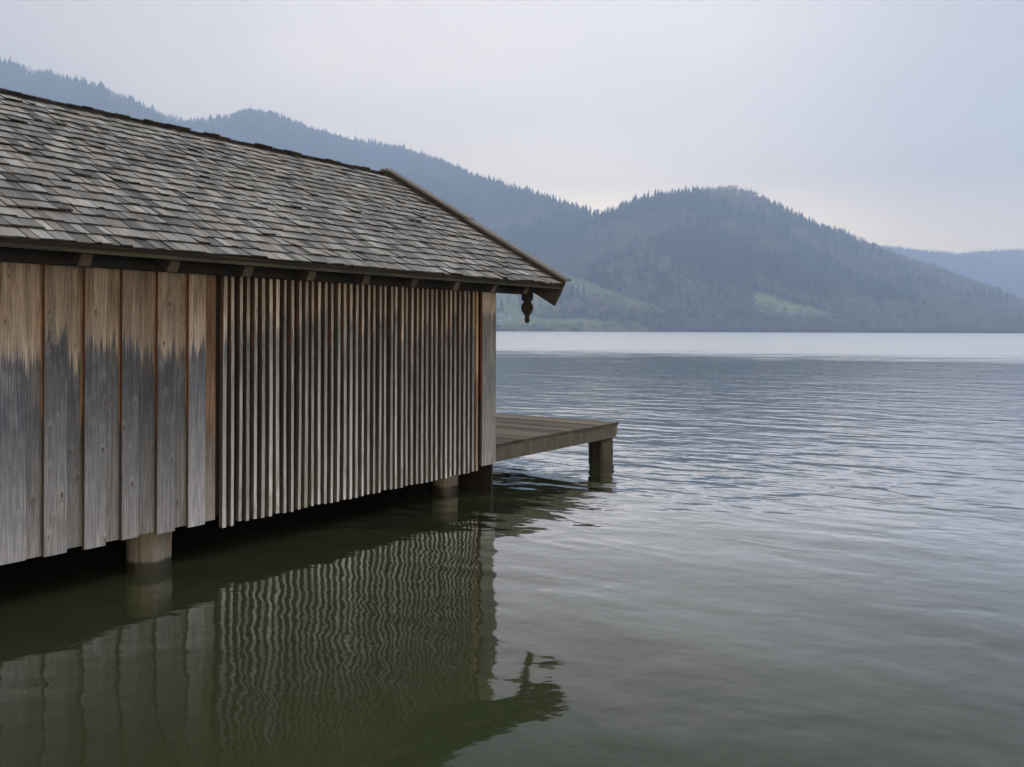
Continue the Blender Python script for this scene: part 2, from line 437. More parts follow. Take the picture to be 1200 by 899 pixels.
# --- roof: sheathing + shingles
roof_m = MB()
for side in (0, 1):
    n = (roof_pt(0, 0, 1, side) - roof_pt(0, 0, 0, side)) * 0.025
    a = roof_pt(SL - 0.6, 0.015, -0.046, side); b = roof_pt(SL - 0.6, LEN - 0.01, -0.046, side)
    L = Vector((GO - SL + 0.58, 0, 0))
    if side == 0: roof_m.obox(a, L, b - a, n, 1)
    else: roof_m.obox(a + L, -L, b - a, n, 1)
EXP = 0.158
rows = int(LEN / EXP)
for side in (0, 1):
    for r in range(rows + 1):
        d0 = r * EXP - 0.012
        s = SL - 0.62 + random.uniform(0, 0.1)
        if side == 1 and r > rows - 1: break
        while s < GO - 0.06:
            wd = random.choice([random.uniform(0.04, 0.075), random.uniform(0.06, 0.11), random.uniform(0.085, 0.14)])
            e = min(s + wd, GO - 0.015)
            j = random.uniform(-0.012, 0.012) - (random.uniform(0.01, 0.03) if random.random() < 0.02 else 0.0); lift = random.uniform(0.001, 0.009) + (random.uniform(0.004, 0.014) if random.random() < 0.05 else 0.0); k2 = random.uniform(-0.004, 0.004)
            th = random.uniform(0.008, 0.0135)
            top = min(d0 + EXP + 0.07, LEN + 0.01)
            A0 = roof_pt(s + 0.0018, d0 + j + k2, 0.006 + lift, side); A1 = roof_pt(e - 0.0018, d0 + j - k2, 0.006 + lift + random.uniform(-0.003, 0.003), side)
            B0 = roof_pt(s + 0.0025, top, -0.010, side); B1 = roof_pt(e - 0.0025, top, -0.010, side)
            n = (roof_pt(0, 0, 1, side) - roof_pt(0, 0, 0, side)) * th
            P = [A0, A1, B1, B0, A0 + n, A1 + n, B1 + n, B0 + n]
            if side: P = [P[1], P[0], P[3], P[2], P[5], P[4], P[7], P[6]]
            tone = min(1, max(0, random.gauss(0.5, 0.30)))
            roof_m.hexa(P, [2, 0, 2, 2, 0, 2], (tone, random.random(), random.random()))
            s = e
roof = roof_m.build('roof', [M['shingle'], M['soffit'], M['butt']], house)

for side in (0, 1):
    mb = MB()
    n = (roof_pt(0, 0, 1, side) - roof_pt(0, 0, 0, side)) * 0.014
    a = roof_pt(SL - 0.55, 0.14, -0.12, side); b = roof_pt(SL - 0.55, 0.62, -0.12, side); L = Vector((GO - SL + 0.5, 0, 0))
    if side == 0: mb.obox(a, L, b - a, n, 0)
    else: mb.obox(a + L, -L, b - a, n, 0)
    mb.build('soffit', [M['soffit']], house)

# double starter course hanging at the eave
mb = MB()
mb.obox(roof_pt(SL - 0.6, 0.006, -0.062), (GO - SL + 0.58, 0, 0), (0, 0.022, 0.012), (0, -0.006, 0.058), 0)
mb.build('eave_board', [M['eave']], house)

# ridge: the last course of the far slope stands past the ridge
mb = MB()
s = SL - 0.6
while s < GO - 0.10:
    wd = random.uniform(0.09, 0.17); e = min(s + wd, GO - 0.06)
    up = random.uniform(0.03, 0.06); hh = random.uniform(0.002, 0.012)
    a0 = roof_pt(s + 0.002, LEN - 0.25, 0.012, 1); b0 = roof_pt(s + 0.002, LEN + up, hh, 1)
    n = (roof_pt(0, 0, 1, 1) - roof_pt(0, 0, 0, 1)) * 0.012
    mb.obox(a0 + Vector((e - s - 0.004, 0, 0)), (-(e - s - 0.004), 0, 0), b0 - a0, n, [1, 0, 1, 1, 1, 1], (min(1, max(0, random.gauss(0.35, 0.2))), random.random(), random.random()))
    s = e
mb.build('ridge_cap', [M['shingle'], M['butt']], roof)  # dark underside and edges: shade below the overhang put into the colour

# barge boards and verge boards at both gables
for xg, sg in ((GO, 1), (SL - 0.62, -1)):
    for side in (0, 1):
        mb = MB()
        x0, x1 = (xg - 0.032, xg) if sg > 0 else (xg, xg + 0.032)
        a = roof_pt(x0, 0.0, -0.275, side); b = roof_pt(x0, LEN - 0.005, -0.275, side)
        # the upper end is cut plumb at the ridge
        n = (roof_pt(0, 0, 1, side) - roof_pt(0, 0, 0, side)) * 0.285
        top_end = roof_pt(x0, LEN - 0.005, 0.01, side)
        low_end = Vector((x0, HALF - (0.002 if side == 0 else -0.002), top_end.z - 0.285 / COSS))
        P = [a, a + n, top_end, low_end]
        # small moulded toe
        mb.prism(P, (1, 0, 0), x1 - x0, 0)
        mb.build('barge_board', [M['barge']], house)
        mb = MB()
        # verge cap in two lengths
        vx0, vx1 = (xg - 0.095, xg + 0.03) if sg > 0 else (xg - 0.03, xg + 0.095)
        for d0, d1, hh in ((-0.03, LEN * 0.52, 0.062), (LEN * 0.50, LEN + 0.012, 0.074)):
            a = roof_pt(vx0, d0, hh, side); b = roof_pt(vx0, d1, hh, side)
            n = (roof_pt(0, 0, 1, side) - roof_pt(0, 0, 0, side)) * 0.026
            if side == 0: mb.obox(a, (vx1 - vx0, 0, 0), b - a, n, 0)
            else: mb.obox(a + Vector((vx1 - vx0, 0, 0)), (vx0 - vx1, 0, 0), b - a, n, 0)
            # upstand under the cap
            a = roof_pt(vx0 + 0.02, d0 + 0.01, -0.01, side); b = roof_pt(vx0 + 0.02, d1 - 0.02, -0.01, side)
            n2 = (roof_pt(0, 0, 1, side) - roof_pt(0, 0, 0, side)) * (hh + 0.0085)
            if side == 0: mb.obox(a, (0.03, 0, 0), b - a, n2, 1)
            else: mb.obox(a + Vector((0.03, 0, 0)), (-0.03, 0, 0), b - a, n2, 1)
        mb.build('verge_board', [M['verge'], M['barge']], house)

# carved pendant at the end of each wall plate
half = [(0.075, 0.09), (0.075, -0.055), (0.066, -0.075), (0.050, -0.085), (0.040, -0.097), (0.050, -0.108), (0.068, -0.125), (0.077, -0.150), (0.077, -0.175),
        (0.066, -0.205), (0.046, -0.232), (0.028, -0.250), (0.021, -0.272), (0.026, -0.300), (0.027, -0.318), (0.018, -0.338), (0.0, -0.346)]
for wc in (-0.06, DEPTH + 0.09):
    out = [(wc + a, b) for a, b in half] + [(wc - a, b) for a, b in half[::-1][1:]]
    mb = MB()
    mb.prism([(0.539, a, ZT - 0.02 + b) for a, b in out], (1, 0, 0), 0.03, 0)
    mb.build('pendant', [M['pendant']], house)

# piles
def tube(mb, cx, cy, z0, z1, r0, r1, seg=22, rings=9, wob=0.012, tint=(0.4, 0.5, 0.5), mat=0):
    b = len(mb.v)
    ph = random.uniform(0, 6)
    for k in range(rings):
        f = k / (rings - 1); z = z0 + (z1 - z0) * f; r = r0 + (r1 - r0) * f
        for i in range(seg):
            a = 2 * PI * i / seg
            rr = r + wob * (0.5 * math.sin(3 * a + ph) + 0.4 * math.sin(5 * a + 2 * ph + z * 3) + random.uniform(-0.25, 0.25))
            mb.v.append((cx + rr * math.cos(a), cy + rr * math.sin(a), z))
    for k in range(rings - 1):
        for i in range(seg):
            j = (i + 1) % seg
            mb.face((b + k * seg + i, b + k * seg + j, b + (k + 1) * seg + j, b + (k + 1) * seg + i), mat, tint)
    mb.face([b + (rings - 1) * seg + i for i in range(seg)], mat, tint)
for s0, w0, r in ((-4.06, 0.245, 0.158), (-0.36, 0.43, 0.145), (-7.6, 0.25, 0.15), (-0.25, DEPTH - 0.4, 0.15), (-4.06, DEPTH - 0.3, 0.15)):
    mb = MB(); tube(mb, s0, w0, -0.7, 0.362, r * 1.02, r, 26, 14, 0.018)
    mb.build('pile', [M['pile']], house, smooth=True)

# ------------------------------------------------------------------ the jetty
jet = empty('jetty', (CX, CY, 0), ANG)
tag(jet, 'low brown plank jetty on round piles reaching into the lake beyond the boathouse corner', 'jetty')
DT = 0.53; DS = 2.935
mb = MB(); s = 0.03
while s < DS - 0.01:
    q = min(s + random.uniform(0.15, 0.2), DS)
    if DS - q < 0.06: q = DS
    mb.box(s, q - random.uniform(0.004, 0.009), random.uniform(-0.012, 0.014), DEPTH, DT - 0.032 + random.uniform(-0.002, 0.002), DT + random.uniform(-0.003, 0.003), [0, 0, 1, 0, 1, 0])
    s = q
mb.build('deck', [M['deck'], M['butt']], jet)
for (x0, x1, y0, y1) in ((0.02, DS - 0.06, 0.014, 0.10), (0.02, DS - 0.06, 1.9, 2.0), (0.02, DS - 0.06, 3.2, 3.3), (0.02, DS - 0.06, DEPTH - 0.12, DEPTH - 0.02)):
    mb = MB(); mb.box(x0, x1, y0, y1, DT - 0.205, DT - 0.0355, 0); mb.build('beam', [M['jetty_beam']], jet)
mb = MB(); mb.box(DS - 0.058, DS - 0.012, 0.02, DEPTH - 0.02, DT - 0.17, DT - 0.0355, 0); mb.build('end_beam', [M['jetty_beam']], jet)
for s0, w0 in ((2.755, 0.19), (2.755, 2.35), (2.755, DEPTH - 0.2)):
    mb = MB(); tube(mb, s0, w0, -0.7, DT - 0.207, 0.168, 0.160, 26, 16, 0.024)
    mb.build('pile', [M['jetty_pile']], jet, smooth=True)

# ------------------------------------------------------------------ hills
def vnoise(x, y, seed=0):
    xi = np.floor(x).astype(np.int64); yi = np.floor(y).astype(np.int64)
    xf = x - xi; yf = y - yi
    def hsh(a, b):
        h = (a * 374761393 + b * 668265263 + seed * 974634777) & 0xffffffff
        h = ((h ^ (h >> 13)) * 1274126177) & 0xffffffff
        return ((h ^ (h >> 16)) & 0xffff) / 65535.0
    u = xf * xf * (3 - 2 * xf); v = yf * yf * (3 - 2 * yf)
    return (hsh(xi, yi) * (1 - u) + hsh(xi + 1, yi) * u) * (1 - v) + (hsh(xi, yi + 1) * (1 - u) + hsh(xi + 1, yi + 1) * u) * v
def fbm(x, y, seed=0, oct=4):
    s = 0; a = 0.5; t = 0
    for o in range(oct):
        s = s + a * vnoise(x, y, seed + o); t += a; x = x * 2.03 + 17.1; y = y * 2.03 + 5.3; a *= 0.5
    return s / t

class Hill:
    """a hillside rising from its shore to a crest; lat = X/Y (bearing from the jetty shore)"""
    def __init__(s, sky, shore, crest, tree, power, seed, prof=None):
        s.prof = prof
        s.x = np.array([p[0] for p in sky], float); s.y = np.array([p[1] for p in sky], float)
        s.shore, s.crest, s.tree, s.power, s.seed = shore, crest, tree, power, seed
    def top(s, lat):
        px = 600 + lat * 1000
        return np.maximum(0.0, (387 - np.interp(px, s.x, s.y)) / 1000.0)
    def shore_d(s, lat):
        return s.shore * (1 + 0.035 * (fbm(lat * 9 + 50, lat * 0 + s.seed, s.seed) - 0.5))
    def crest_d(s, lat):
        c = s.crest if s.prof is None else np.interp(600 + lat * 1000, s.prof[0], s.prof[1])
        return c * (1 + 0.10 * (fbm(lat * 5 + 20, lat * 0 + 3.7, s.seed + 5) - 0.5))
    def height(s, lat, d):
        ds = s.shore_d(lat); dc = s.crest_d(lat)
        H = np.maximum(0.0, s.top(lat) * dc - s.tree * 0.75)
        u = np.clip((d - ds) / (dc - ds), -0.5, 2.0)
        up = np.clip(u, 0, 1)
        f = up ** s.power
        n = (fbm(lat * 14 + 3, d / 330.0, s.seed + 9) - 0.5) * 0.22 * np.sin(PI * up) + (fbm(lat * 40, d / 110.0, s.seed + 13) - 0.5) * 0.06 * np.sin(PI * up)
        f = np.where(u <= 1, f + n * up ** 0.5, 1 - 0.5 * (u - 1) ** 1.5)
        z = 1.8 + H * f
        z = np.where(u < 0, -3.0 + 0 * z, z)
        return z

skyA = [(-700, 120), (-300, 95), (-100, 62), (0, 73), (60, 90), (100, 98), (150, 117), (185, 133), (215, 143), (245, 142), (290, 130), (318, 133), (345, 145), (400, 163), (470, 174),
        (520, 191), (560, 208), (600, 219), (640, 231), (690, 247), (720, 262), (800, 300), (900, 345), (960, 387), (2000, 387)]
skyB = [(-1000, 387), (440, 387), (500, 372), (560, 342), (600, 312), (640, 284), (672, 264), (702, 250), (725, 241), (760, 229), (800, 222), (850, 218), (880, 222), (905, 236), (925, 246), (960, 262),
        (1000, 275), (1050, 296), (1100, 312), (1150, 331), (1200, 350), (1260, 372), (1320, 386), (1340, 387), (3000, 387)]
skyC = [(700, 300), (900, 280), (1000, 282), (1040, 286), (1085, 291), (1128, 295), (1140, 292), (1165, 291), (1200, 289), (1260, 284), (1350, 292), (1500, 305), (1800, 330)]
HA = Hill(skyA, 1400, 3300, 19, 1.05, 3, ([-200, 140, 300, 470, 560, 640, 720, 960], [2500, 2600, 3100, 3300, 2900, 2350, 2100, 2000]))
HB = Hill(skyB, 1270, 1950, 20, 0.95, 21)
HC = Hill(skyC, 3000, 4300, 13, 1.0, 40)

def px_y(z, d): return 387 - (z - CAM_Z) / d * 1000.0

# meadows lie on the lower slopes: bounds by bearing, as fractions measured on the photograph
def in_poly(px, py, poly):
    px = np.asarray(px); py = np.asarray(py); ins = np.zeros(np.shape(px), bool)
    n = len(poly)
    for i in range(n):
        x1, y1 = poly[i]; x2, y2 = poly[(i + 1) % n]
        if y1 == y2: continue
        c = ((y1 > py) != (y2 > py)) & (px < (x2 - x1) * (py - y1) / (y2 - y1) + x1)
        ins ^= c
    return ins
MEAD = [[(650, 318), (676, 325), (712, 338), (748, 350), (785, 364), (750, 366), (718, 357), (690, 350), (660, 344), (640, 335)],
        [(878, 340), (905, 346), (940, 357), (985, 367), (950, 370), (905, 368), (885, 361)],
        [(560, 364), (600, 366), (640, 373), (690, 374), (752, 379), (760, 385), (560, 386)],
        [(575, 326), (612, 333), (642, 348), (668, 364), (630, 369), (575, 364)]]
def meadow(px, py):
    wob = (fbm(px / 14.0, py / 7.0, 77) - 0.5) * 8
    m = np.zeros(np.shape(px), bool)
    for p in MEAD: m |= in_poly(px + wob, py + wob * 0.5, p)
    return m

def terrain(name, hill, x0, x1, nx, far, mat, nd=90):
    lat = np.linspace((x0 - 600) / 1000, (x1 - 600) / 1000, nx)
    k = np.linspace(0, 1, nd)
    LAT, K = np.meshgrid(lat, k, indexing='ij')
    ds = hill.shore_d(LAT)
    D = ds - 12 + (hill.crest * far - ds + 12) * K ** 1.25
    Zz = hill.height(LAT, D)
    V = np.stack([LAT * D, D, Zz], -1).reshape(-1, 3)
    PX = 600 + LAT * 1000; PY = px_y(Zz, D)
    mead = meadow(PX, PY).astype(float)
    patch = fbm(V[:, 0] / 90.0, V[:, 1] / 90.0, 5).reshape(LAT.shape)
    tint = np.stack([mead, patch, np.zeros_like(mead), np.ones_like(mead)], -1).reshape(-1, 4)
    i = np.arange(nx - 1)[:, None] * nd + np.arange(nd - 1)[None, :]
    F = np.stack([i, i + nd, i + nd + 1, i + 1], -1).reshape(-1, 4)
    o = np_mesh(name, V, F, [mat], tint=tint, tint_domain='POINT', smooth=True)
    tag(o, kind='structure'); return o

def hill_mat():
    N = NT('hill_ground')
    tr, tg, tb = N.tint()[:3]
    p = N.pos()
    n1 = N.noise(p, 0.03, 5, 0.6); n2 = N.noise(p, 0.15, 3, 0.6)
    floor = N.mix(N.mapr(n1, 0.35, 0.65), C3(0.030, 0.030, 0.018), C3(0.062, 0.050, 0.034))
    grass = N.mix(N.mapr(n1, 0.35, 0.65), C3(0.16, 0.185, 0.07), C3(0.23, 0.225, 0.105))
    grass = N.mix(N.math('MULTIPLY', n2, 0.4), grass, C3(0.09, 0.10, 0.045))
    return N.finish(N.mix(tr, floor, grass), 0.95, 0.1)
M['hill'] = hill_mat()
terrain('mountain_ridge', HA, -420, 980, 360, 1.25, M['hill'])
terrain('wooded_hill', HB, 300, 1345, 320, 1.25, M['hill'])
terrain('distant_hills', HC, 780, 1780, 200, 1.06, M['hill'], 50)

# --- forest
def tree_mat(name, c0, c1, rough=0.9):
    N = NT(name)
    tr, tg, tb = N.tint()[:3]
    col = N.mix(tr, C3(*c0), C3(*c1))
    return N.finish(col, rough, 0.1)
M['needles'] = tree_mat('conifer_needles', (0.013, 0.020, 0.014), (0.042, 0.058, 0.034))
M['twigs'] = tree_mat('bare_twigs', (0.10, 0.085, 0.073), (0.27, 0.235, 0.195))
M['leaves'] = tree_mat('spring_leaves', (0.06, 0.08, 0.03), (0.12, 0.14, 0.055))
M['trunk'] = tree_mat('tree_trunk', (0.04, 0.03, 0.022), (0.08, 0.065, 0.05))

def conifer_template(tiers, seg, seed):
    r = np.random.default_rng(seed); V = []; F = []
    for k in range(tiers):
        f = k / tiers
        zb = 0.10 + 0.90 * f * 0.98 - 0.02; zt = min(1.0, zb + 1.75 * 0.9 / tiers) if k < tiers - 1 else 1.0
        rad = 0.20 * (1 - f) ** 0.85 + 0.018
        b = len(V); V.append((r.normal(0, 0.006), r.normal(0, 0.006), zt)); a0 = r.uniform(0, 6.28)
        for i in range(seg):
            a = a0 + 2 * PI * i / seg
            rr = rad * (1.12 if i % 2 else 0.62) * r.uniform(0.75, 1.2)
            V.append((rr * math.cos(a), rr * math.sin(a), zb - (0.03 if i % 2 else -0.02) + r.uniform(-0.015, 0.015)))
        for i in range(seg): F.append((b, b + 1 + i, b + 1 + (i + 1) % seg))
    return np.array(V), np.array(F)
def puff_template(n, seed, squash=0.55):
    r = np.random.default_rng(seed); V = []; F = []
    # a bole
    for a in (0, 2.1, 4.2): V.append((0.018 * math.cos(a), 0.018 * math.sin(a), 0))
    V.append((0, 0, 0.75)); F += [(0, 1, 3), (1, 2, 3), (2, 0, 3)]
    for i in range(n):
        while True:
            p = r.uniform(-1, 1, 3)
            if 0.15 < np.dot(p, p) < 1: break
        c = np.array([p[0] * 0.27, p[1] * 0.27, 0.60 + p[2] * 0.38])
        b = len(V)
        d = r.normal(0, 1, (3, 3)); d /= np.linalg.norm(d, axis=1)[:, None]
        q = c + d * r.uniform(0.045, 0.10)
        V += [tuple(v) for v in q]; F.append((b, b + 1, b + 2))
    return np.array(V), np.array(F)
CON_HI = [conifer_template(8, 8, i) for i in range(5)]
CON_LO = [conifer_template(4, 6, 30 + i) for i in range(4)]
PUF_HI = [puff_template(70, 60 + i) for i in range(5)]
PUF_LO = [puff_template(26, 80 + i) for i in range(4)]

class Forest:
    def __init__(s): s.V = []; s.F = []; s.M = []; s.T = []; s.n = 0
    def add(s, temps, P, H, Wd, mat, tone):
        which = rng.integers(0, len(temps), len(P))
        for k, (tv, tf) in enumerate(temps):
            sel = which == k
            p = P[sel]; n = len(p)
            if n == 0: continue
            a = rng.uniform(0, 2 * PI, n); h = H[sel]; w = Wd[sel]
            ca, sa = np.cos(a)[:, None], np.sin(a)[:, None]
            x = (tv[None, :, 0] * ca - tv[None, :, 1] * sa) * w[:, None]
            y = (tv[None, :, 0] * sa + tv[None, :, 1] * ca) * w[:, None]
            z = tv[None, :, 2] * h[:, None]
            v = np.stack([x + p[:, 0:1], y + p[:, 1:2], z + p[:, 2:3]], -1).reshape(-1, 3)
            f = (tf[None] + (np.arange(n) * len(tv))[:, None, None]).reshape(-1, 3) + s.n
            s.V.append(v); s.F.append(f); s.n += len(v)
            s.M.append(np.full(len(f), mat)); t = np.repeat(tone[sel], len(tf))
            t = np.clip(t + rng.normal(0, 0.08, len(t)), 0, 1)
            s.T.append(np.stack([t, t, t, np.ones_like(t)], -1))
    def build(s, name, mats):
        o = np_mesh(name, np.concatenate(s.V), np.concatenate(s.F), mats, np.concatenate(s.M), np.concatenate(s.T))
        return o
forest = Forest()

# where the boathouse hides the mountain for good, trees are left out
def hidden(px, py):
    lim = np.interp(px, [-400, 0, 455, 560, 575], [60, 150, 240, 330, 420])
    return (px < 575) & (py > lim)

def plant(hill, others, x0, x1, spacing, hi, conifer_bias, hscale, far=1.05, shore_trees=True, u_bias=1.0):
    lat0, lat1 = (x0 - 600) / 1000, (x1 - 600) / 1000
    dmin, dmax = hill.shore * 0.985, hill.crest * far
    area = (lat1 - lat0) * 0.5 * (dmax ** 2 - dmin ** 2)
    n = int(area / spacing ** 2)
    d = np.sqrt(rng.uniform(dmin ** 2, dmax ** 2, n)); lat = rng.uniform(lat0, lat1, n)
    z = hill.height(lat, d)
    keep = z > 1.0
    keep &= hill.top(lat) * hill.crest > 12
    px = 600 + lat * 1000; py = px_y(z, d)
    keep &= ~hidden(px, py)
    for o in others: keep &= z > o.height(lat, d) + 0.5
    md = meadow(px, py); keep &= ~md | (rng.uniform(0, 1, n) < 0.03)
    lat, d, z, px, py = lat[keep], d[keep], z[keep], px[keep], py[keep]
    P = np.stack([lat * d, d, z - 0.4], -1); n = len(P)
    # stands of conifers and of bare beeches
    st = fbm(P[:, 0] / 170.0, d / 240.0, hill.seed + 31, 4) + (fbm(P[:, 0] / 35.0, d / 35.0, hill.seed + 3, 2) - 0.5) * 0.25
    st = st + conifer_bias(px, py, lat, d)
    con = 0.5 + (st - 0.5) * 1.5 + rng.normal(0, 0.07, n) > 0.5
    h = hscale * rng.normal(1.0, 0.27, n).clip(0.5, 1.8) * (0.85 + 0.3 * fbm(P[:, 0] / 60, d / 60, 9))
    tone = np.clip(0.18 + 0.75 * fbm(P[:, 0] / 120.0, d / 120.0, 55, 3) + rng.normal(0, 0.2, n), 0, 1)
    low = np.clip((12 + 8 * rng.normal(0, 1, n)) / 20, 0.35, 1)
    near = (py > 372)
    forest.add(hi[0], P[con], h[con] * 1.05, h[con] * rng.uniform(0.75, 1.15, con.sum()), 0, tone[con])
    q = ~con
    hq = h[q] * np.where(near[q], 0.55, 0.85)
    lf = q & False
    forest.add(hi[1], P[q], hq, hq * rng.uniform(0.9, 1.35, q.sum()), 1, tone[q])
    return n

def biasA(px, py, lat, d): return 0.06 - 0.20 * np.clip((py - 275) / 60.0, 0, 1) + 0.10 * (py < 240)
def biasB(px, py, lat, d):
    b = -0.02 + 0.10 * np.clip((250 - py) / 30.0, 0, 1)
    b = b + 0.24 * in_poly(px, py, [(690, 318), (735, 300), (770, 322), (800, 350), (785, 362), (720, 345), (690, 332)])
    b = b + 0.22 * in_poly(px, py, [(870, 300), (980, 318), (1080, 352), (1090, 372), (990, 364), (900, 342)])
    b = b - 0.25 * np.clip((py - 352) / 14.0, 0, 1)
    return b
def biasC(px, py, lat, d): return 0.2 + 0 * px
nA = plant(HA, [HB], -120, 960, 9.0, (CON_LO, PUF_LO), biasA, 22)
nB = plant(HB, [HA], 520, 1330, 7.6, (CON_HI, PUF_HI), biasB, 19)
nC = plant(HC, [HA, HB], 1000, 1400, 16.0, (CON_LO, PUF_LO), biasC, 15)
# low hedge of shrubs and young trees along the water's edge
nsh = 900
lat = rng.uniform(-0.03, 0.74, nsh)
dd = np.where(HB.height(lat, HB.shore_d(lat) + 20) > 1.0, HB.shore_d(lat), HA.shore_d(lat))
use_b = HB.top(lat) * HB.crest > 14
dd = np.where(use_b, HB.shore_d(lat), HA.shore_d(lat)) + rng.uniform(1, 16, nsh)
zz = np.where(use_b, HB.height(lat, dd), HA.height(lat, dd))
P = np.stack([lat * dd, dd, np.maximum(zz, 0.6) - 0.3], -1)
hh = rng.uniform(3, 9, nsh)
grn = rng.uniform(0, 1, nsh) < np.interp(600 + lat * 1000, [560, 740, 800], [0.75, 0.7, 0.12])
forest.add(PUF_HI, P[grn], hh[grn], hh[grn] * 1.6, 2, rng.uniform(0, 1, grn.sum()))
forest.add(PUF_HI, P[~grn], hh[~grn], hh[~grn] * 1.5, 1, rng.uniform(0, 0.8, (~grn).sum()))
fo = forest.build('hillside_forest', [M['needles'], M['twigs'], M['leaves']])
tag(fo, 'hazy mixed woodland of dark conifers and bare trees covering the slopes across the lake', 'forest', kind='stuff')
print('trees', nA, nB, nC, len(fo.data.polygons))

# --- trees that stand out on their own
def single_tree(h, seed):
    root = empty('conifer_tree')
    mb = MB(); tube(mb, 0, 0, -0.6, h * 0.6, h * 0.016, h * 0.006, 8, 4, 0.0)
    mb.build('trunk', [M['trunk']], root)
    tv, tf = conifer_template(13, 10, seed)
    r = np.random.default_rng(seed)
    o = np_mesh('crown', tv * np.array([h * 0.85, h * 0.85, h]), tf, [M['needles']],
                tint=np.stack([r.uniform(0, 0.5, len(tf))] * 3 + [np.ones(len(tf))], -1))
    o.parent = root
    return root
def clone(root, loc, sc, rz):
    r = root.copy(); COL.objects.link(r)
    for ch in root.children:
        c = ch.copy(); COL.objects.link(c); c.parent = r
    r.location = loc; r.scale = (sc, sc, sc); r.rotation_euler = (0, 0, rz)
    return r
def on_hill(hill, px, py):
    lat = (px - 600) / 1000.0
    d = np.linspace(hill.shore * 0.98, hill.crest * 1.08, 3000)
    z = hill.height(np.full_like(d, lat), d)
    yy = px_y(z, d); ok = z > 1.0
    i = np.argmin(np.where(ok, np.abs(yy - py), 1e9))
    return (lat * d[i], d[i], z[i] - 0.5)
def crest_pt(hill, px):
    lat = np.array([(px - 600) / 1000.0]); d = hill.crest_d(lat) * 0.995
    z = hill.height(lat, d)
    return (float(lat[0] * d[0]), float(d[0]), float(z[0]) - 0.5)
protos = [single_tree(1.0, 100 + i) for i in range(3)]
used = [False] * 3
def put_tree(loc, h, label, group=None):
    k = random.randrange(3)
    if not used[k]:
        r = protos[k]; r.location = loc; r.scale = (h, h, h); used[k] = True
    else: r = clone(protos[k], loc, h, random.uniform(0, 6.28))
    tag(r, label, 'tree', group)
for px in (922, 929.5, 939, 943, 948, 954, 957, 973):
    put_tree(crest_pt(HB, px + random.uniform(-1, 1)), random.uniform(22, 31), 'tall dark conifer breaking the skyline on the right shoulder of the wooded hill', 'skyline conifers on the right shoulder of the hill')
for px in (770, 774, 779):
    put_tree(crest_pt(HB, px), random.uniform(21, 27), 'tall conifer breaking the skyline left of the rounded hilltop', 'skyline conifers left of the hilltop')
for px, py in ((664, 348), (671, 347), (677, 349), (684, 352)):
    put_tree(on_hill(HB, px, py), random.uniform(20, 29), 'dark conifer in the small clump below the pale green meadow', 'conifer clump below the left meadow')
put_tree(on_hill(HB, 767, 380), 25, 'lone dark conifer near the far shore below the left meadow', None)

# pale path on the bank opposite
mb = MB()
for (xa, ya), (xb, yb) in (((572, 367.5), (600.5, 374.2)), ((600.5, 374.2), (582, 377.6))):
    pts = []
    for f in np.linspace(0, 1, 14):
        px = xa + (xb - xa) * f; y = ya + (yb - ya) * f; l = (px - 600) / 1000.0
        pts.append(on_hill(HA if HA.height(np.array([l]), np.array([1500.]))[0] > HB.height(np.array([l]), np.array([1500.]))[0] else HB, px, y))
    b = len(mb.v)
    for x, y, z in pts:
        mb.v.append((x, y - 4 - random.uniform(0, 2), z + 1.0)); mb.v.append((x, y + random.uniform(0, 2), z + 2.6))
    for i in range(len(pts) - 1): mb.face((b + 2 * i, b + 2 * i + 2, b + 2 * i + 3, b + 2 * i + 1), 0)
N = NT('pale_gravel')
tag(mb.build('path', [N.finish(N.mix(N.noise(N.pos(), 0.3), C3(0.34, 0.32, 0.29), C3(0.52, 0.50, 0.46)), 0.9, 0.1)]), kind='structure')

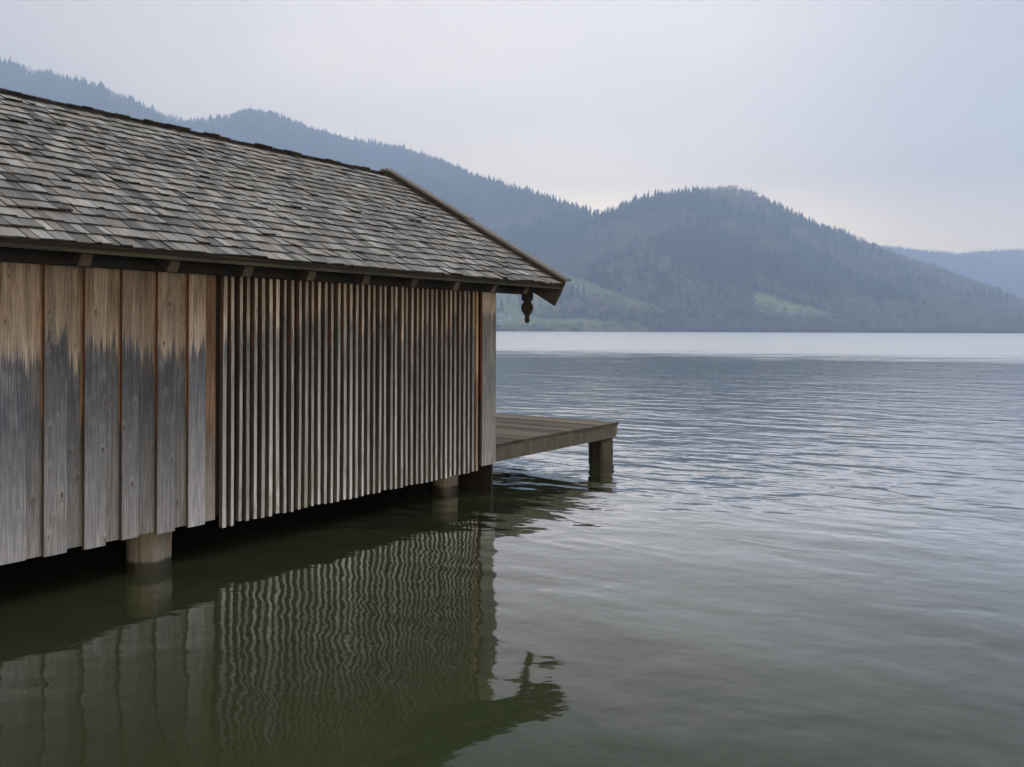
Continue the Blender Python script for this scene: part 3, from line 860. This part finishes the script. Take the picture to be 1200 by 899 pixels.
# ------------------------------------------------------------------ the lake
def water_mat():
    N = NT('lake_water')
    p = N.pos(); x, y, z = N.sep(p)
    big = N.noise(N.mapping(p, scale=(0.03, 0.06, 1)), 1.0, 3, 0.55)
    # calm under the shore, ripples further out, a wind-roughened sheet beyond about 70 m
    out = N.math('ADD', y, N.math('MULTIPLY', N.math('SUBTRACT', N.noise(N.mapping(p, scale=(0.25, 0.25, 1)), 1.0, 3, 0.5), 0.5), 7.0))
    out = N.math('ADD', out, N.math('MULTIPLY', x, 0.25))
    open_ = N.mapr(out, 5.5, 12.0, 0.10, 1.0)
    far = N.math('ADD', N.math('ADD', y, N.math('MULTIPLY', x, 0.45)), N.math('MULTIPLY', N.math('SUBTRACT', N.noise(N.mapping(p, scale=(0.07, 0.16, 1)), 1.0, 6, 0.8), 0.5), 95.0))
    wind = N.mapr(far, 50.0, 90.0)
    def waves(phi, su, sv, loc, det, rough, dist):
        r = N.mapping(p, rot=(0, 0, R(phi)))
        return N.noise(N.mapping(r, scale=(su, sv, 1), loc=loc), 1.0, det, rough, dist)
    w1 = waves(28, 0.78, 1.55, (0, 0, 0), 2.5, 0.5, 0.45)
    w2 = waves(20, 2.2, 4.2, (3, 1, 0), 2.0, 0.5, 0.4)
    w0 = waves(34, 0.22, 0.48, (9, 4, 0), 1.0, 0.5, 0.0)
    w3 = waves(-20, 7.0, 11.0, (0, 5, 0), 2.0, 0.5, 0.0)
    w4 = waves(25, 1.9, 2.3, (2, 7, 0), 1.5, 0.5, 0.4)
    h = N.math('MULTIPLY', w1, 0.059)
    h = N.math('ADD', h, N.math('MULTIPLY', w2, 0.013))
    h = N.math('MULTIPLY', h, open_)
    h = N.math('MULTIPLY', h, N.mapr(y, 18.0, 45.0, 1.0, 0.6))
    w5 = waves(12, 0.045, 0.24, (5, 2, 0), 3.0, 0.6, 0.3)
    h = N.math('ADD', h, N.math('MULTIPLY', N.math('MULTIPLY', w5, 0.06), N.mapr(y, 16.0, 60.0)))
    h = N.math('ADD', h, N.math('MULTIPLY', w0, 0.045))
    h = N.math('ADD', h, N.math('MULTIPLY', w3, 0.0011))
    h = N.math('ADD', h, N.math('MULTIPLY', w4, 0.0085))
    b = N.bump(h, 1.0, 1.0)
    rough = N.math('MULTIPLY_ADD', wind, 0.30, 0.05)
    # murky green body under a mirror whose strength grows towards grazing angles
    N.l.new(b.outputs[0], N.bsdf.inputs["Normal"])
    N.finish(C3(0.030, 0.0365, 0.0165), 1.0, 0.0)
    gl = N.node("ShaderNodeBsdfGlossy"); gl.inputs["Color"].default_value = C3(1, 1, 1)
    N.put(gl.inputs["Roughness"], rough); N.l.new(b.outputs[0], gl.inputs["Normal"])
    lw = N.node("ShaderNodeLayerWeight"); lw.inputs["Blend"].default_value = 0.5; N.l.new(b.outputs[0], lw.inputs["Normal"])
    fr = N.math('POWER', lw.outputs["Facing"], 7.2)
    fr = N.math('MINIMUM', N.math('MULTIPLY_ADD', fr, 3.3, 0.025), 0.78)
    ms = N.node("ShaderNodeMixShader"); N.l.new(fr, ms.inputs[0]); N.l.new(N.bsdf.outputs[0], ms.inputs[1]); N.l.new(gl.outputs[0], ms.inputs[2])
    o = N.n["Material Output"]; N.l.new(ms.outputs[0], o.inputs["Surface"])
    return N.mat
M['water'] = water_mat()
W = 5200
wm = MB()
wm.v = [(-W, -60, 0), (W, -60, 0), (W, 4600, 0), (-W, 4600, 0)]
wm.face((0, 1, 2, 3), 0)
tag(wm.build('lake', [M['water']]), kind='structure')

# ------------------------------------------------------------------ haze
mb = MB(); mb.box(-5400, 5400, -90, 4750, -2.0, 1230, 0)
hz = mb.build('haze', [])
hm = bpy.data.materials.new('haze_air'); hm.use_nodes = True
t = hm.node_tree; t.nodes.clear()
out = t.nodes.new("ShaderNodeOutputMaterial"); pv = t.nodes.new("ShaderNodeVolumePrincipled")
pv.inputs["Color"].default_value = (0.58, 0.74, 1.0, 1)
pv.inputs["Density"].default_value = 0.00045
pv.inputs["Anisotropy"].default_value = 0.3
t.links.new(pv.outputs[0], out.inputs["Volume"])
hz.data.materials.clear(); hz.data.materials.append(hm)
tag(hz, kind='stuff')

# ------------------------------------------------------------------ sky and sun
SUN_EL, SUN_AZ = R(52), R(98)      # azimuth from +Y towards +X
world = bpy.data.worlds.new("World"); S.world = world; world.use_nodes = True
t = world.node_tree; nn = t.nodes; ll = t.links
bg = nn["Background"]
sky = nn.new("ShaderNodeTexSky"); sky.sky_type = 'NISHITA'; sky.sun_disc = False
sky.sun_elevation = SUN_EL; sky.sun_rotation = SUN_AZ; sky.dust_density = 4.0; sky.air_density = 1.0
geo = nn.new("ShaderNodeTexCoord")
sep = nn.new("ShaderNodeSeparateXYZ"); ll.new(geo.outputs["Generated"], sep.inputs[0])
ramp = nn.new("ShaderNodeValToRGB"); ll.new(sep.outputs[2], ramp.inputs[0])
e = ramp.color_ramp.elements
e[0].position = 0.0; e[0].color = (9.4, 6.9, 3.9, 1)
e[1].position = 1.0; e[1].color = (1.75, 1.80, 1.88, 1)  # unseen zenith raised to light the roof
q = e.new(0.17); q.color = (2.62, 2.00, 1.38, 1)
q = e.new(0.365); q.color = (1.54, 1.29, 1.04, 1)
q = e.new(0.46); q.color = (0.74, 0.72, 0.70, 1)  # dark band added above the view to dull the near water
mp = nn.new("ShaderNodeMapping"); mp.inputs["Scale"].default_value = (1.5, 1.5, 3.4); ll.new(geo.outputs["Generated"], mp.inputs[0])
nz = nn.new("ShaderNodeTexNoise"); nz.inputs["Scale"].default_value = 1.5; nz.inputs["Detail"].default_value = 4; nz.inputs["Roughness"].default_value = 0.5
ll.new(mp.outputs[0], nz.inputs["Vector"])
mr = nn.new("ShaderNodeMapRange"); mr.inputs[1].default_value = 0.3; mr.inputs[2].default_value = 0.7; mr.inputs[3].default_value = 0.86; mr.inputs[4].default_value = 1.12
ll.new(nz.outputs["Fac"], mr.inputs[0])
mul = nn.new("ShaderNodeMix"); mul.data_type = 'RGBA'; mul.blend_type = 'MULTIPLY'; mul.inputs[0].default_value = 1.0
# thinner cloud ahead of the viewer, a little right of the middle of the lake
dp = nn.new("ShaderNodeVectorMath"); dp.operation = 'DOT_PRODUCT'; ll.new(geo.outputs["Generated"], dp.inputs[0])
dp.inputs[1].default_value = Vector((-0.15, 0.93, 0.33)).normalized()
gl_ = nn.new("ShaderNodeMapRange"); gl_.interpolation_type = 'SMOOTHSTEP'
for i_, v_ in enumerate((0.77, 0.985, 0.54, 1.13)): gl_.inputs[i_ + 1].default_value = v_
ll.new(dp.outputs["Value"], gl_.inputs[0])
m2 = nn.new("ShaderNodeMath"); m2.operation = 'MULTIPLY'; ll.new(mr.outputs[0], m2.inputs[0]); ll.new(gl_.outputs[0], m2.inputs[1])
lf = nn.new("ShaderNodeMapRange"); lf.interpolation_type = 'SMOOTHSTEP'      # heavier cloud to the left
for i_, v_ in enumerate((-0.60, -0.22, 0.66, 1.0)): lf.inputs[i_ + 1].default_value = v_
ll.new(sep.outputs[0], lf.inputs[0])
m3 = nn.new("ShaderNodeMath"); m3.operation = 'MULTIPLY'; ll.new(m2.outputs[0], m3.inputs[0]); ll.new(lf.outputs[0], m3.inputs[1])
ll.new(ramp.outputs[0], mul.inputs[6]); ll.new(m3.outputs[0], mul.inputs[7])
sc_ = nn.new("ShaderNodeVectorMath"); sc_.operation = 'SCALE'; sc_.inputs["Scale"].default_value = 10.0; ll.new(mul.outputs[2], sc_.inputs[0])
mx = nn.new("ShaderNodeMix"); mx.data_type = 'RGBA'; mx.inputs[0].default_value = 0.95
ll.new(sky.outputs[0], mx.inputs[6]); ll.new(sc_.outputs[0], mx.inputs[7])
ll.new(mx.outputs[2], bg.inputs["Color"]); bg.inputs["Strength"].default_value = 0.10

sd = bpy.data.lights.new("sun", 'SUN'); sd.energy = 1.4; sd.angle = R(20); sd.color = (1.0, 0.995, 0.985)
so = bpy.data.objects.new("sun", sd); COL.objects.link(so)
dirv = Vector((math.sin(SUN_AZ) * math.cos(SUN_EL), math.cos(SUN_AZ) * math.cos(SUN_EL), math.sin(SUN_EL)))
so.rotation_euler = dirv.to_track_quat('Z', 'Y').to_euler(); so.location = (20, -5, 40)

# ------------------------------------------------------------------ camera
cd = bpy.data.cameras.new("camera"); cam = bpy.data.objects.new("camera", cd); COL.objects.link(cam)
cd.sensor_width = 36; cd.lens = 30.0; cd.shift_y = -62.5 / 1200
cd.clip_end = 20000; cd.clip_start = 0.05
cam.location = (0, 0, CAM_Z); cam.rotation_euler = (R(90), R(-0.22), 0)
S.camera = cam

S.view_settings.view_transform = 'Standard'; S.view_settings.look = 'None'
S.view_settings.exposure = 0.22; S.view_settings.gamma = 1.0; S.view_settings.use_curve_mapping = False
S.cycles.use_denoising = True
S.cycles.max_bounces = 8; S.cycles.volume_bounces = 3; S.cycles.diffuse_bounces = 4; S.cycles.glossy_bounces = 4
S.cycles.use_adaptive_sampling = True; S.cycles.adaptive_threshold = 0.01
S.cycles.sample_clamp_indirect = 6.0
